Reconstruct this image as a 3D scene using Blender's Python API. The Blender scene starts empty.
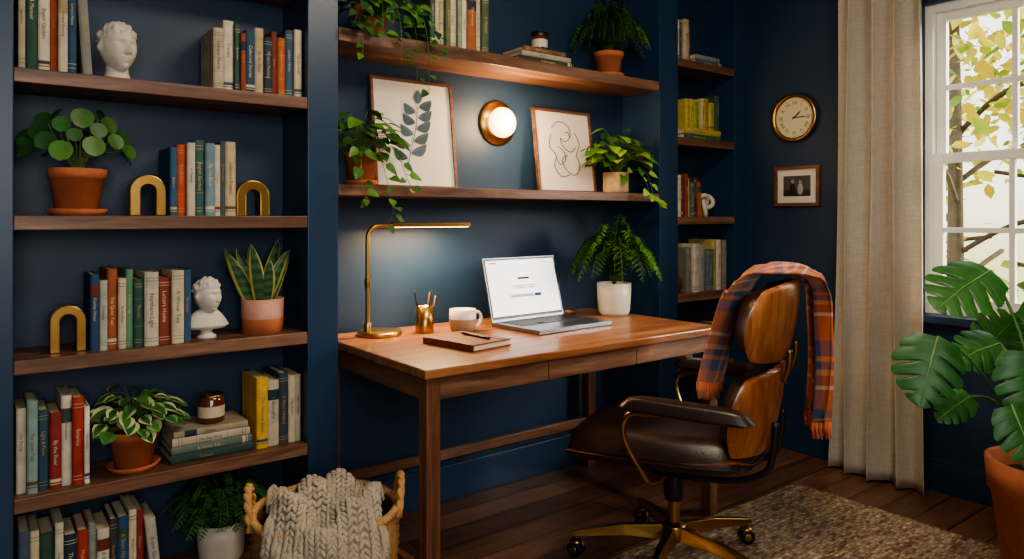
import bpy, math, random
from mathutils import Vector, Matrix, noise
pi=math.pi
R=random.Random(11)
V=Vector
def lin(h):
    h=h.lstrip('#'); o=[]
    for i in (0,2,4):
        c=int(h[i:i+2],16)/255
        o.append(c/12.92 if c<=.04045 else ((c+.055)/1.055)**2.4)
    return tuple(o)
def C4(c):
    if isinstance(c,str): c=lin(c)
    return (c[0],c[1],c[2],1.0)
# ------------------------------------------------------------------ materials
def base_mat(name):
    m=bpy.data.materials.new(name); m.use_nodes=True
    nt=m.node_tree; b=nt.nodes['Principled BSDF']; o=nt.nodes['Material Output']
    return m,nt,b,o
def noise_node(nt,vec,scale,detail=3,rough=.5,dist=0):
    n=nt.nodes.new('ShaderNodeTexNoise'); n.inputs['Scale'].default_value=scale
    n.inputs['Detail'].default_value=detail; n.inputs['Roughness'].default_value=rough
    n.inputs['Distortion'].default_value=dist
    nt.links.new(vec,n.inputs['Vector']); return n
def mapr(nt,val,a,b,c,d):
    n=nt.nodes.new('ShaderNodeMapRange'); n.inputs[1].default_value=a;n.inputs[2].default_value=b
    n.inputs[3].default_value=c;n.inputs[4].default_value=d; nt.links.new(val,n.inputs[0]); return n.outputs[0]
def coords(nt,kind='Object',scale=None):
    tc=nt.nodes.new('ShaderNodeTexCoord'); v=tc.outputs[kind]
    if scale:
        mp=nt.nodes.new('ShaderNodeMapping'); mp.inputs['Scale'].default_value=scale
        nt.links.new(v,mp.inputs['Vector']); v=mp.outputs['Vector']
    return v
def ramp(nt,val,stops,interp='LINEAR'):
    r=nt.nodes.new('ShaderNodeValToRGB'); cr=r.color_ramp; cr.interpolation=interp
    while len(cr.elements)<len(stops): cr.elements.new(.5)
    for e,(p,c) in zip(cr.elements,stops):
        e.position=p; e.color=C4(c)
    nt.links.new(val,r.inputs[0]); return r.outputs[0]
def scalecol(nt,col,val):
    n=nt.nodes.new('ShaderNodeVectorMath'); n.operation='SCALE'
    nt.links.new(col,n.inputs[0]); nt.links.new(val,n.inputs[3]); return n.outputs[0]
def bump(nt,b,h,strength,dist=.01):
    n=nt.nodes.new('ShaderNodeBump'); n.inputs['Strength'].default_value=strength
    n.inputs['Distance'].default_value=dist
    nt.links.new(h,n.inputs['Height']); nt.links.new(n.outputs[0],b.inputs['Normal'])
def mk(name,col=None,rough=.5,metal=0,var=.12,vs=6,bmp=0,bs=60,coat=0,sheen=0,transl=0,emit=0,spec=.5,stretch=None,sss=0,bd=.004):
    m,nt,b,o=base_mat(name)
    v=coords(nt,'Object',stretch)
    if col is None:
        a=nt.nodes.new('ShaderNodeAttribute'); a.attribute_name='Col'; cs=a.outputs['Color']
    else:
        a=nt.nodes.new('ShaderNodeRGB'); a.outputs[0].default_value=C4(col); cs=a.outputs[0]
    n=noise_node(nt,v,vs,4)
    cs=scalecol(nt,cs,mapr(nt,n.outputs[0],.3,.7,1-var,1+var))
    nt.links.new(cs,b.inputs['Base Color'])
    b.inputs['Roughness'].default_value=rough; b.inputs['Metallic'].default_value=metal
    b.inputs['Specular IOR Level'].default_value=spec
    b.inputs['Coat Weight'].default_value=coat; b.inputs['Sheen Weight'].default_value=sheen
    if bmp:
        n2=noise_node(nt,v,bs,4); bump(nt,b,n2.outputs[0],bmp,bd)
    if transl:
        t=nt.nodes.new('ShaderNodeBsdfTranslucent'); nt.links.new(cs,t.inputs[0])
        mx=nt.nodes.new('ShaderNodeMixShader'); mx.inputs[0].default_value=transl
        nt.links.new(b.outputs[0],mx.inputs[1]); nt.links.new(t.outputs[0],mx.inputs[2])
        nt.links.new(mx.outputs[0],o.inputs[0])
    return m
def wood(name,stops,axis='X',rough=.42,sc=1.0,coat=0):
    m,nt,b,o=base_mat(name)
    s={'X':(1.2,14,14),'Y':(14,1.2,14),'Z':(14,14,1.2)}[axis]
    v=coords(nt,'Object',tuple(x*sc for x in s))
    n=noise_node(nt,v,1.3,6,.62,.6)
    c=ramp(nt,n.outputs[0],[(.28,stops[0]),(.5,stops[1]),(.72,stops[2])])
    n2=noise_node(nt,coords(nt,'Object',tuple(x*sc*6 for x in s)),1.5,3,.6)
    c=scalecol(nt,c,mapr(nt,n2.outputs[0],.3,.7,.75,1.15))
    nt.links.new(c,b.inputs['Base Color'])
    b.inputs['Roughness'].default_value=rough; b.inputs['Coat Weight'].default_value=coat
    bump(nt,b,n2.outputs[0],.15,.002)
    return m
NAVY=mk('navy_paint','#1a334d',rough=.5,var=.08,vs=3,bmp=.08,bs=180)
NAVYT=mk('navy_trim_paint','#1c3752',rough=.38,var=.05,vs=3)
WHITE=mk('white_paint','#e4e1da',rough=.4,var=.03)
CEIL=mk('ceiling_paint','#cfc9be',rough=.8,var=.03)
WST=['#3b271c','#6e4b36','#94705a']
WX=wood('walnut_x',WST,'X')
WZ=wood('walnut_z',['#40281c','#6e4730','#8b6146'],'Z')
WYm=wood('walnut_y',['#40281c','#6e4730','#8b6146'],'Y')
DTOP=wood('desk_top_wood',['#5e3822','#925e3a','#b07c54'],'X',rough=.36,coat=.12)
PLY=wood('chair_plywood',['#5a3016','#95562c','#ba7c4a'],'Z',rough=.28,sc=1.0,coat=.4)
LEATH=mk('dark_brown_leather','#2a1a13',rough=.36,var=.22,vs=9,bmp=.25,bs=160,bd=.003)
TAN=mk('tan_leather','#6b351d',rough=.5,var=.2,vs=9,bmp=.2,bs=200)
BRASS=mk('brushed_brass','#b58f52',rough=.28,metal=1,var=.08,vs=12)
BRASSD=mk('aged_brass','#8d6c3e',rough=.35,metal=1,var=.12,vs=12)
BLACK=mk('black_plastic','#131316',rough=.4,var=.05)
ALU=mk('aluminium','#8d8f93',rough=.32,metal=1,var=.04)
SPACE=mk('dark_aluminium','#74767b',rough=.35,metal=.9,var=.04)
TERRA=mk('terracotta','#b96c47',rough=.85,var=.2,vs=14,bmp=.25,bs=90)
CERAM=mk('cream_ceramic','#d5cbb8',rough=.38,var=.06,vs=20)
PLAS=mk('plaster','#cfc6b6',rough=.7,var=.1,vs=25,bmp=.15,bs=120)
SOIL=mk('soil','#2a1c14',rough=1,var=.4,vs=60,bmp=.9,bs=120,bd=.01)
LEAF=mk('leaf',None,rough=.42,var=.2,vs=30,transl=.15,spec=.5)
TLEAF=mk('tree_leaf',None,rough=.6,var=.2,vs=8,transl=.45,spec=.2)
BARK=mk('bark','#5b4a3a',rough=.95,var=.3,vs=10,bmp=.6,bs=30)
BOOK=mk('book_cloth',None,rough=.72,var=.16,vs=26,bmp=.12,bs=400)
PAPER=mk('page_paper','#cbbd9e',rough=.85,var=.1,vs=40,stretch=(30,1,1))
ART=mk('art_paper','#ddd5c6',rough=.8,var=.02)
INK=mk('ink',None,rough=.8,var=.06)
GEN=mk('painted_colour',None,rough=.5,var=.08,vs=20)
KNIT=mk('chunky_wool','#a89a86',rough=.95,var=.16,vs=30,bmp=.7,bs=140,sheen=.2)
WICK=mk('wicker',None,rough=.75,var=.22,vs=40,bmp=.3,bs=120)
AMBER=mk('amber_glass','#5a2c12',rough=.12,var=.1,coat=.6)
CLOCKF=mk('clock_face','#d9cda9',rough=.6,var=.04)
GRASS=mk('lawn','#6f8a3c',rough=1,var=.3,vs=3)
def emitm(name,col,s):
    m,nt,b,o=base_mat(name); b.inputs['Base Color'].default_value=C4(col)
    b.inputs['Emission Color'].default_value=C4(col); b.inputs['Emission Strength'].default_value=s
    b.inputs['Roughness'].default_value=.3
    return m
GLOBE=emitm('opal_glow','#ffc680',6)
LEDM=emitm('led_strip','#ffc87c',18)
SCREEN=emitm('laptop_screen','#f0f2f5',1.0)
GLASS=mk('window_glass','#ffffff',rough=0,var=0)
def glass_fix():
    nt=GLASS.node_tree
    for n in list(nt.nodes): nt.nodes.remove(n)
    o=nt.nodes.new('ShaderNodeOutputMaterial'); t=nt.nodes.new('ShaderNodeBsdfTransparent')
    g=nt.nodes.new('ShaderNodeBsdfGlossy'); g.inputs['Roughness'].default_value=.02
    mx=nt.nodes.new('ShaderNodeMixShader'); mx.inputs[0].default_value=.04
    nt.links.new(t.outputs[0],mx.inputs[1]); nt.links.new(g.outputs[0],mx.inputs[2]); nt.links.new(mx.outputs[0],o.inputs[0])
glass_fix()
def linen_mat():
    m,nt,b,o=base_mat('curtain_linen')
    n=noise_node(nt,coords(nt,'Object',(6,6,140)),3,3); n2=noise_node(nt,coords(nt,'Object',(140,140,6)),3,3)
    ad=nt.nodes.new('ShaderNodeMath'); ad.operation='ADD'; nt.links.new(n.outputs[0],ad.inputs[0]); nt.links.new(n2.outputs[0],ad.inputs[1])
    c=ramp(nt,mapr(nt,ad.outputs[0],.6,1.4,0,1),[(0,'#bdb2a0'),(1,'#e2d9ca')])
    nt.links.new(c,b.inputs['Base Color']); b.inputs['Roughness'].default_value=.95
    bump(nt,b,ad.outputs[0],.2,.002)
    t=nt.nodes.new('ShaderNodeBsdfTranslucent'); nt.links.new(c,t.inputs[0])
    mx=nt.nodes.new('ShaderNodeMixShader'); mx.inputs[0].default_value=.3
    nt.links.new(b.outputs[0],mx.inputs[1]); nt.links.new(t.outputs[0],mx.inputs[2]); nt.links.new(mx.outputs[0],o.inputs[0])
    return m
LINEN=linen_mat()
def floor_mat():
    m,nt,b,o=base_mat('dark_oak_floor')
    v=coords(nt)
    br=nt.nodes.new('ShaderNodeTexBrick'); br.inputs['Scale'].default_value=1
    br.inputs['Brick Width'].default_value=1.3; br.inputs['Row Height'].default_value=.13
    br.inputs['Mortar Size'].default_value=.003; br.offset=.37
    br.inputs['Color1'].default_value=C4('#7d573f'); br.inputs['Color2'].default_value=C4('#553a2b'); br.inputs['Mortar'].default_value=C4('#140c08')
    nt.links.new(v,br.inputs['Vector'])
    n=noise_node(nt,coords(nt,'Object',(2,28,1)),1.6,6,.65,.5)
    c=scalecol(nt,br.outputs[0],mapr(nt,n.outputs[0],.25,.75,.45,1.55))
    nt.links.new(c,b.inputs['Base Color']); b.inputs['Roughness'].default_value=.36
    bump(nt,b,br.outputs[1],-.4,.003)
    return m
FLOOR=floor_mat()
def rug_mat():
    m,nt,b,o=base_mat('woven_rug')
    vo=nt.nodes.new('ShaderNodeTexVoronoi'); vo.inputs['Scale'].default_value=1; vo.inputs['Randomness'].default_value=.6
    nt.links.new(coords(nt,'Object',(38,88,20)),vo.inputs['Vector'])
    sp=nt.nodes.new('ShaderNodeSeparateColor'); nt.links.new(vo.outputs['Color'],sp.inputs[0])
    big=noise_node(nt,coords(nt,'Object',(3,30,1)),1.2,5,.6)
    ad=nt.nodes.new('ShaderNodeMath'); ad.operation='MULTIPLY_ADD'; ad.inputs[1].default_value=.55
    nt.links.new(sp.outputs[0],ad.inputs[0]); nt.links.new(mapr(nt,big.outputs[0],.32,.68,0,.45),ad.inputs[2])
    c=ramp(nt,ad.outputs[0],[(0,'#3b3633'),(.2,'#6e5544'),(.36,'#8f6f52'),(.52,'#b89f7e'),(.68,'#7c6350'),(.84,'#cbb896')],'LINEAR')
    c=scalecol(nt,c,mapr(nt,vo.outputs['Distance'],.15,.75,1.15,.55))
    nt.links.new(c,b.inputs['Base Color']); b.inputs['Roughness'].default_value=.95
    bump(nt,b,vo.outputs['Distance'],-1,.012)
    return m
RUG=rug_mat()
def plaid_mat():
    m,nt,b,o=base_mat('plaid_wool')
    tc=nt.nodes.new('ShaderNodeTexCoord'); s=nt.nodes.new('ShaderNodeSeparateXYZ'); nt.links.new(tc.outputs['UV'],s.inputs[0])
    def st(sock,k):
        a=nt.nodes.new('ShaderNodeMath'); a.operation='MULTIPLY'; a.inputs[1].default_value=k; nt.links.new(sock,a.inputs[0])
        f=nt.nodes.new('ShaderNodeMath'); f.operation='FRACT'; nt.links.new(a.outputs[0],f.inputs[0])
        return ramp(nt,f.outputs[0],[(0,'#c0602f'),(.28,'#2c4a6c'),(.48,'#d88346'),(.55,'#2c4a6c'),(.66,'#d8a06a'),(.74,'#ad4a2a'),(.88,'#e8cfa8'),(.94,'#c0602f')],'CONSTANT')
    mx=nt.nodes.new('ShaderNodeMix'); mx.data_type='RGBA'; mx.inputs[0].default_value=.5
    nt.links.new(st(s.outputs[0],1.0),mx.inputs[6]); nt.links.new(st(s.outputs[1],1.0),mx.inputs[7])
    nt.links.new(mx.outputs[2],b.inputs['Base Color']); b.inputs['Roughness'].default_value=.95; b.inputs['Sheen Weight'].default_value=.3
    n=noise_node(nt,coords(nt),260,3); bump(nt,b,n.outputs[0],.5,.003)
    return m
PLAID=plaid_mat()
# ------------------------------------------------------------------ mesh builder
class MB:
    def __init__(s,name,loc=(0,0,0),rotz=0):
        s.name=name;s.v=[];s.f=[];s.m=[];s.sm=[];s.c=[];s.uv={};s.mats=[];s.loc=V(loc);s.rotz=rotz;s.T=Matrix.Identity(4)
    def mi(s,m):
        if m not in s.mats: s.mats.append(m)
        return s.mats.index(m)
    def add(s,vs,fs,mat,col=(1,1,1),smooth=False,uvs=None):
        o=len(s.v); T=s.T
        if isinstance(col,str): col=lin(col)
        s.v.extend([T@V(p) for p in vs]); i=s.mi(mat)
        for k,f in enumerate(fs):
            if uvs: s.uv[len(s.f)]=[uvs[j] for j in f]
            s.f.append([o+j for j in f]); s.m.append(i); s.sm.append(smooth)
            s.c.append(col[k] if isinstance(col,list) else col)
    def box(s,x0,x1,y0,y1,z0,z1,mat,col=(1,1,1)):
        vs=[(x,y,z) for x in(x0,x1) for y in(y0,y1) for z in(z0,z1)]
        s.add(vs,[(0,1,3,2),(4,6,7,5),(0,4,5,1),(2,3,7,6),(0,2,6,4),(1,5,7,3)],mat,col)
    def lathe(s,prof,mat,col=(1,1,1),n=32,c=(0,0,0),smooth=True,axis='Z',rf=None):
        vs=[];fs=[]
        for j,(r,z) in enumerate(prof):
            for i in range(n):
                a=2*pi*i/n; rr=r+(rf(a,j) if rf and r>0 else 0)
                x,y=rr*math.cos(a),rr*math.sin(a)
                p=(x,y,z) if axis=='Z' else ((x,z,y) if axis=='Y' else (z,x,y))
                vs.append((p[0]+c[0],p[1]+c[1],p[2]+c[2]))
        for j in range(len(prof)-1):
            for i in range(n):
                fs.append((j*n+i,j*n+(i+1)%n,(j+1)*n+(i+1)%n,(j+1)*n+i))
        s.add(vs,fs,mat,col,smooth)
    def tube(s,path,r,mat,col=(1,1,1),n=8,cap=True):
        path=[V(p) for p in path]; k=len(path)
        if not isinstance(r,(list,tuple)): r=[r]*k
        vs=[];fs=[]; up=None
        for i in range(k):
            t=(path[min(i+1,k-1)]-path[max(i-1,0)]).normalized()
            if up is None:
                up=V((0,0,1)) if abs(t.z)<.9 else V((1,0,0))
            a=t.cross(up).normalized(); up=a.cross(t).normalized()
            for j in range(n):
                q=2*pi*j/n; vs.append(path[i]+(a*math.cos(q)+up*math.sin(q))*r[i])
        for i in range(k-1):
            for j in range(n): fs.append((i*n+j,i*n+(j+1)%n,(i+1)*n+(j+1)%n,(i+1)*n+j))
        if cap: fs.append(tuple(range(n))[::-1]); fs.append(tuple((k-1)*n+j for j in range(n)))
        s.add(vs,fs,mat,col,True)
    def ell(s,c,rad,mat,col=(1,1,1),rot=None,nu=12,nv=8):
        vs=[];fs=[];c=V(c)
        for j in range(nv+1):
            ph=pi*j/nv
            for i in range(nu):
                th=2*pi*i/nu; p=V((rad[0]*math.sin(ph)*math.cos(th),rad[1]*math.sin(ph)*math.sin(th),rad[2]*math.cos(ph)))
                if rot is not None: p=rot@p
                vs.append(c+p)
        for j in range(nv):
            for i in range(nu): fs.append((j*nu+i,(j+1)*nu+i,(j+1)*nu+(i+1)%nu,j*nu+(i+1)%nu))
        s.add(vs,fs,mat,col,True)
    def grid(s,f,nu,nv,mat,col=(1,1,1),smooth=True,uvf=None):
        vs=[f(i/nu,j/nv) for j in range(nv+1) for i in range(nu+1)]
        uv=[uvf(i/nu,j/nv) for j in range(nv+1) for i in range(nu+1)] if uvf else None
        fs=[(j*(nu+1)+i,j*(nu+1)+i+1,(j+1)*(nu+1)+i+1,(j+1)*(nu+1)+i) for j in range(nv) for i in range(nu)]
        s.add(vs,fs,mat,col,smooth,uv)
    def clamp(s,x0=None,x1=None,y1=None,z1=None,y0=None):
        for p in s.v:
            if x0 is not None and p.x<x0: p.x=x0+R.random()*.006
            if x1 is not None and p.x>x1: p.x=x1-R.random()*.006
            if y1 is not None and p.y>y1: p.y=y1-R.random()*.006
            if y0 is not None and p.y<y0: p.y=y0+R.random()*.006
            if z1 is not None and p.z>z1: p.z=z1-R.random()*.006
    def build(s,parent=None,bevel=0,solid=0,sub=0,weld=False):
        me=bpy.data.meshes.new(s.name); me.from_pydata([tuple(p) for p in s.v],[],s.f)
        for m in s.mats: me.materials.append(m)
        me.polygons.foreach_set('material_index',s.m); me.polygons.foreach_set('use_smooth',s.sm)
        ca=me.color_attributes.new('Col','FLOAT_COLOR','CORNER'); d=[]
        for f,c in zip(s.f,s.c): d.extend((c[0],c[1],c[2],1.0)*len(f))
        ca.data.foreach_set('color',d)
        if s.uv:
            ul=me.uv_layers.new(name='UVMap'); d=[]
            for k,f in enumerate(s.f):
                u=s.uv.get(k)
                for j in range(len(f)): d.extend(u[j] if u else (0,0))
            ul.data.foreach_set('uv',d)
        me.update()
        ob=bpy.data.objects.new(s.name,me); bpy.context.scene.collection.objects.link(ob)
        if parent: ob.parent=parent
        ob.location=s.loc
        ob.rotation_euler=(0,0,s.rotz)
        if solid:
            q=ob.modifiers.new('solid','SOLIDIFY'); q.thickness=solid; q.offset=0
        if bevel:
            q=ob.modifiers.new('bevel','BEVEL'); q.width=bevel; q.segments=2; q.limit_method='ANGLE'; q.angle_limit=.7
        return ob
def empty(name,loc=(0,0,0),rotz=0):
    e=bpy.data.objects.new(name,None); e.location=loc; e.rotation_euler=(0,0,rotz); e.empty_display_size=.1
    bpy.context.scene.collection.objects.link(e); return e
def smooth_path(pts,n=6):
    pts=[V(p) for p in pts]; out=[]
    for i in range(len(pts)-1):
        p0=pts[max(i-1,0)];p1=pts[i];p2=pts[i+1];p3=pts[min(i+2,len(pts)-1)]
        for k in range(n):
            t=k/n
            out.append(.5*((2*p1)+(p2-p0)*t+(2*p0-5*p1+4*p2-p3)*t*t+(3*p1-p0-3*p2+p3)*t**3))
    out.append(pts[-1]); return out
# ------------------------------------------------------------------ text
_tc={}
def textmesh(t):
    if t in _tc: return _tc[t]
    cu=bpy.data.curves.new('tmp','FONT'); cu.body=t; cu.resolution_u=2; cu.size=1
    ob=bpy.data.objects.new('tmp',cu); bpy.context.scene.collection.objects.link(ob)
    bpy.context.view_layer.update()
    dg=bpy.context.evaluated_depsgraph_get(); me=ob.evaluated_get(dg).to_mesh()
    vs=[(v.co.x,v.co.y) for v in me.vertices]; fs=[tuple(p.vertices) for p in me.polygons]
    w=max([v[0] for v in vs] or [1])
    bpy.data.objects.remove(ob); bpy.data.curves.remove(cu)
    _tc[t]=(vs,fs,w); return _tc[t]
TITLES=['A Short History','World Atlas','Collected Stories','On Design','English Gardens','The House','Essays','Modern Painting','Letters Home','A Winter Tale','The Nature Book','By the River','Selected Poems','Travels','Kitchen Notes','Light & Form','The Archive','A Memoir','Botanica','The Sea Wall','Colour','Interiors','Philosophy','Wood and Craft','Northern Light','The Letter','The Quiet Year','An Island Life']
def book(mb,x,y,z,th,h,dp,col,lie=False,lean=0,rz=0):
    c=lin(col) if isinstance(col,str) else col
    k=R.uniform(.68,.95); c=(c[0]*k,c[1]*k*.98,c[2]*k*.95)
    old=mb.T.copy()
    T=Matrix.Translation((x,y,z))@Matrix.Rotation(rz,4,'Z')
    if lie: T=T@Matrix.Rotation(-pi/2,4,'Y')
    if lean: T=T@Matrix.Rotation(lean,4,'Y')
    mb.T=old@T
    t=.0025; a=th/2
    mb.box(-a,-a+t,.004,dp,0,h,BOOK,c); mb.box(a-t,a,.004,dp,0,h,BOOK,c)
    mb.box(-a+t,a-t,.006,dp-.006,.004,h-.004,PAPER)
    n=6; bul=min(.006,th*.18); ring=[]
    for i in range(n+1):
        q=-1+2*i/n; ring.append((a*q,.004-bul*math.sqrt(max(0,1-q*q))))
    vs=[(p[0],p[1],0) for p in ring]+[(p[0],p[1],h) for p in ring]
    fs=[(i,i+1,n+2+i,n+1+i) for i in range(n)]+[tuple(range(n+1))[::-1],tuple(range(n+1,2*n+2))]
    mb.add(vs,fs,BOOK,c,False)
    lum=c[0]*.3+c[1]*.6+c[2]*.1
    tc=lin(R.choice(['#bfa874','#c9bb96','#a8905c'])) if lum<.25 else lin(R.choice(['#4a4440','#6a4030','#3f4e58']))
    def band(z0,z1,cc):
        e=.0006; vs=[(p[0],p[1]-e,z0) for p in ring]+[(p[0],p[1]-e,z1) for p in ring]
        mb.add(vs,[(i,i+1,n+2+i,n+1+i) for i in range(n)],BOOK,cc)
    st=R.random()
    if st<.40:
        for zz in (.06,.1,.88,.92): band(h*zz,h*zz+.0014,tc)
        if st<.2: band(h*.3,h*.3+.001,tc); band(h*.7,h*.7+.001,tc)
    elif st<.58:
        band(h*.70,h*.86,lin(R.choice(['#1d2b3a','#6a2b20','#a8986c','#2f4a3c'])))
    elif st<.75: band(h*.06,h*.07,tc); band(h*.09,h*.13,tc)
    vs,fs,w=textmesh(R.choice(TITLES))
    sz=min(th*.5,h*.56/w,.017); L=w*sz; z0=h*.5+L*.5+R.uniform(-.03,.12)*h
    z0=min(z0,h*.95)
    mb.add([(vy*sz-sz*.33,.004-bul-.001,z0-vx*sz) for vx,vy in vs],fs,BOOK,tc)
    mb.T=old
def row(name,x0,x1,z,cols,h0=.2,h1=.26,y=2.385,dp=.165,lean=0,seed=1):
    rr=random.Random(seed); mb=MB(name,(0,0,0)); hl=h0
    w=[rr.uniform(.6,1.4) for _ in cols]; k=(x1-x0-.0012*len(cols)-hl*math.sin(lean))/sum(w); x=x0
    for i,(c,ww) in enumerate(zip(cols,w)):
        th=ww*k; h=rr.uniform(h0,h1)
        if lean and i==len(cols)-1:
            book(mb,x1-th/2-.002,y,z+th/2*math.sin(lean)+.0005,th,hl,dp*.95,c,lean=-lean)
        else: book(mb,x+th/2,y+rr.uniform(-.006,.016),z,th,h,dp*rr.uniform(.9,1.0),c)
        x+=th+.0012
    recentre(mb); return mb.build()
def recentre(mb):
    xs=[p.x for p in mb.v];ys=[p.y for p in mb.v];zs=[p.z for p in mb.v]
    c=V(((min(xs)+max(xs))/2,(min(ys)+max(ys))/2,min(zs)))
    for p in mb.v: p-=c
    mb.loc=c
# ------------------------------------------------------------------ plants
def prof(shape,t):
    if shape=='oval': return math.sin(pi*min(1,max(0,t)))**.75
    if shape=='heart': return (math.sin(pi*t**.62))**.8 if 0<t<1 else 0
    if shape=='lance': return math.sin(pi*t**.75) if 0<t<1 else 0
    if shape=='round': return math.sqrt(max(0,1-(2*t-1)**2))
    return 1
def leaf(mb,base,d,n,L,W,shape='oval',droop=.2,fold=.15,col=(.1,.3,.05),col2=None,seg=6,mat=None):
    base=V(base); d=V(d).normalized(); s=d.cross(V(n))
    if s.length<1e-3: s=d.cross(V((1,0,.1)))
    s.normalize(); n=s.cross(d); vs=[];fs=[];cs=[]
    if n.z<0: n=-n
    k=R.uniform(.8,1.2); c1=tuple(x*k for x in col); c2=tuple(x*k for x in (col2 or col))
    for i in range(seg+1):
        t=i/seg; c=base+d*L*t+V((0,0,-droop*L*t*t)); w=W/2*prof(shape,t)
        for q in (-1,-.5,0,.5,1): vs.append(c+s*w*q+n*fold*w*abs(q)*1.0)
    for i in range(seg):
        for j in range(4):
            a=i*5+j; fs.append((a,a+1,a+6,a+5)); cs.append(c1 if j in(0,3) else c2)
    mb.add(vs,fs,mat or LEAF,cs,True)
G1=[lin('#3f6b2a'),lin('#4c7a30'),lin('#35602c'),lin('#5b8a38')]
G2=[lin('#2c5529'),lin('#264b28'),lin('#376530')]
G3=[lin('#86ab3e'),lin('#9dba4c'),lin('#568836')]
def bush(mb,c,n,Rr,H,L,W,shape,cols,col2=None,up=.35,stem=.0013,scol='#5b7a3a',droop=.35,minr=.2):
    c=V(c)
    for i in range(n):
        a=2*pi*i*.381966+R.uniform(-.3,.3); q=math.sqrt((i+.5)/n); q=minr+(1-minr)*q
        rr=Rr*q*R.uniform(.7,1.1); hh=H*(1.08-q*q*.8)*R.uniform(.6,1.1)
        tip=c+V((math.cos(a)*rr,math.sin(a)*rr,hh))
        out=V((math.cos(a),math.sin(a),0))
        mid=c+(tip-c)*.55+V((0,0,H*.18))-out*rr*.12
        mb.tube(smooth_path([c+out*.01,mid,tip],3),stem,LEAF,scol,n=4,cap=False)
        cc=R.choice(cols); k=R.uniform(.75,1.2)
        leaf(mb,tip,out+V((R.uniform(-.4,.4),R.uniform(-.4,.4),up*R.uniform(-.6,1.2))),V((R.uniform(-.4,.4),R.uniform(-.6,.2),1)),L*k,W*k,shape,droop,.15,cc,R.choice(col2) if col2 else cc)
def fern(mb,c,n,Rr,H,cols,pin=15,pl=.03,maxdroop=.6):
    c=V(c)
    for i in range(n):
        a=2*pi*i*.381966+R.uniform(-.25,.25); q=.12+.88*math.sqrt((i+.5)/n)
        out=V((math.cos(a),math.sin(a),0)); rr=Rr*q*R.uniform(.85,1.1); hh=H*(1.15-q*.62)*R.uniform(.85,1.15)
        pts=smooth_path([c,c+out*rr*.30+V((0,0,hh*.75)),c+out*rr*.7+V((0,0,hh*1.0)),c+out*rr+V((0,0,hh*(1.0-maxdroop*q)))],6)
        mb.tube(pts,.0011,LEAF,'#53702f',n=4,cap=False)
        cc=R.choice(cols); m=len(pts)
        for k in range(pin):
            t=.16+.84*k/(pin-1); x=t*(m-1); i0=min(int(x),m-2); p=pts[i0].lerp(pts[i0+1],x-i0); tg=(pts[i0+1]-pts[i0]).normalized()
            sd=tg.cross(V((0,0,1)))
            if sd.length<.05: sd=out.cross(V((0,0,1)))
            sd.normalize(); ln=pl*math.sin(pi*(.15+.8*t))**.7
            for s in (-1,1):
                leaf(mb,p,sd*s+tg*.5+V((0,0,R.uniform(-.15,.15))),V((0,0,1)),ln,ln*.42,'lance',.18,.1,cc,seg=3)
def vine(mb,pts,n,L,W,cols,shape='heart'):
    P=smooth_path(pts,8); mb.tube(P,.0013,LEAF,'#5f7d3a',n=4,cap=False)
    for k in range(n):
        x=(k+.7)/n*(len(P)-1); i0=min(int(x),len(P)-2); p=P[i0]
        a=R.uniform(-pi,0) ; out=V((math.cos(a)*1.0,math.sin(a)*.6-.25,R.uniform(-.7,.1)))
        q=p+out.normalized()*.014; mb.tube([p,q],.0009,LEAF,'#5f7d3a',n=4,cap=False)
        s=R.uniform(.75,1.15)*(1-.3*k/n)
        leaf(mb,q,out,V((0,-.8,.6)),L*s,W*s,shape,.3,.15,R.choice(cols))
def pot(mb,r,h,mat,col=(1,1,1),rim=True,saucer=False,z0=0,base=.72,n=36):
    z=z0
    if saucer:
        mb.lathe([(0,z),(r*.85,z),(r*1.08,z+.018),(r*1.02,z+.02),(r*.8,z+.006),(0,z+.006)],mat,col,n); z+=.007
    if rim:
        p=[(0,z),(r*base,z),(r*.94,z+h*.78),(r*1.0,z+h*.78),(r*1.04,z+h),(r*.92,z+h),(r*.88,z+h*.86)]
    else:
        p=[(0,z),(r*base,z),(r*(base+.12),z+h*.12),(r*.98,z+h*.6),(r,z+h),(r*.93,z+h),(r*.9,z+h*.88)]
    mb.lathe(p,mat,col,n,smooth=True)
    mb.lathe([(r*.9,z+h*.87),(0,z+h*.9)],SOIL,n=n)
    return z+h*.88
# ================================================================== ROOM
YW=2.6; YB=2.35; XR=3.4; HC=2.6
b=MB('floor'); b.box(-1.4,3.52,-1.7,2.75,-.05,0,FLOOR); b.build()
b=MB('ceiling'); b.box(-1.4,3.52,-1.7,2.75,HC,HC+.08,CEIL); b.build()
b=MB('wall_back'); b.box(-1.3,XR,YW,YW+.1,0,HC,NAVY); b.box(-1.3,-.02,YB,YW,0,HC,NAVY); b.build()
b=MB('wall_left'); b.box(-1.4,-1.3,-1.6,YW+.1,0,HC,NAVY); b.build()
b=MB('wall_front'); b.box(-1.4,XR+.12,-1.7,-1.6,0,HC,CEIL); b.build()
WY0,WY1,WZ0,WZ1=.50,1.43,.775,2.15
b=MB('wall_right')
b.box(XR,XR+.12,WY1,YW+.1,0,HC,NAVY); b.box(XR,XR+.12,-1.6,WY0,0,HC,NAVY)
b.box(XR,XR+.12,WY0,WY1,0,WZ0,NAVY); b.box(XR,XR+.12,WY0,WY1,WZ1,HC,NAVY); b.build()
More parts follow.
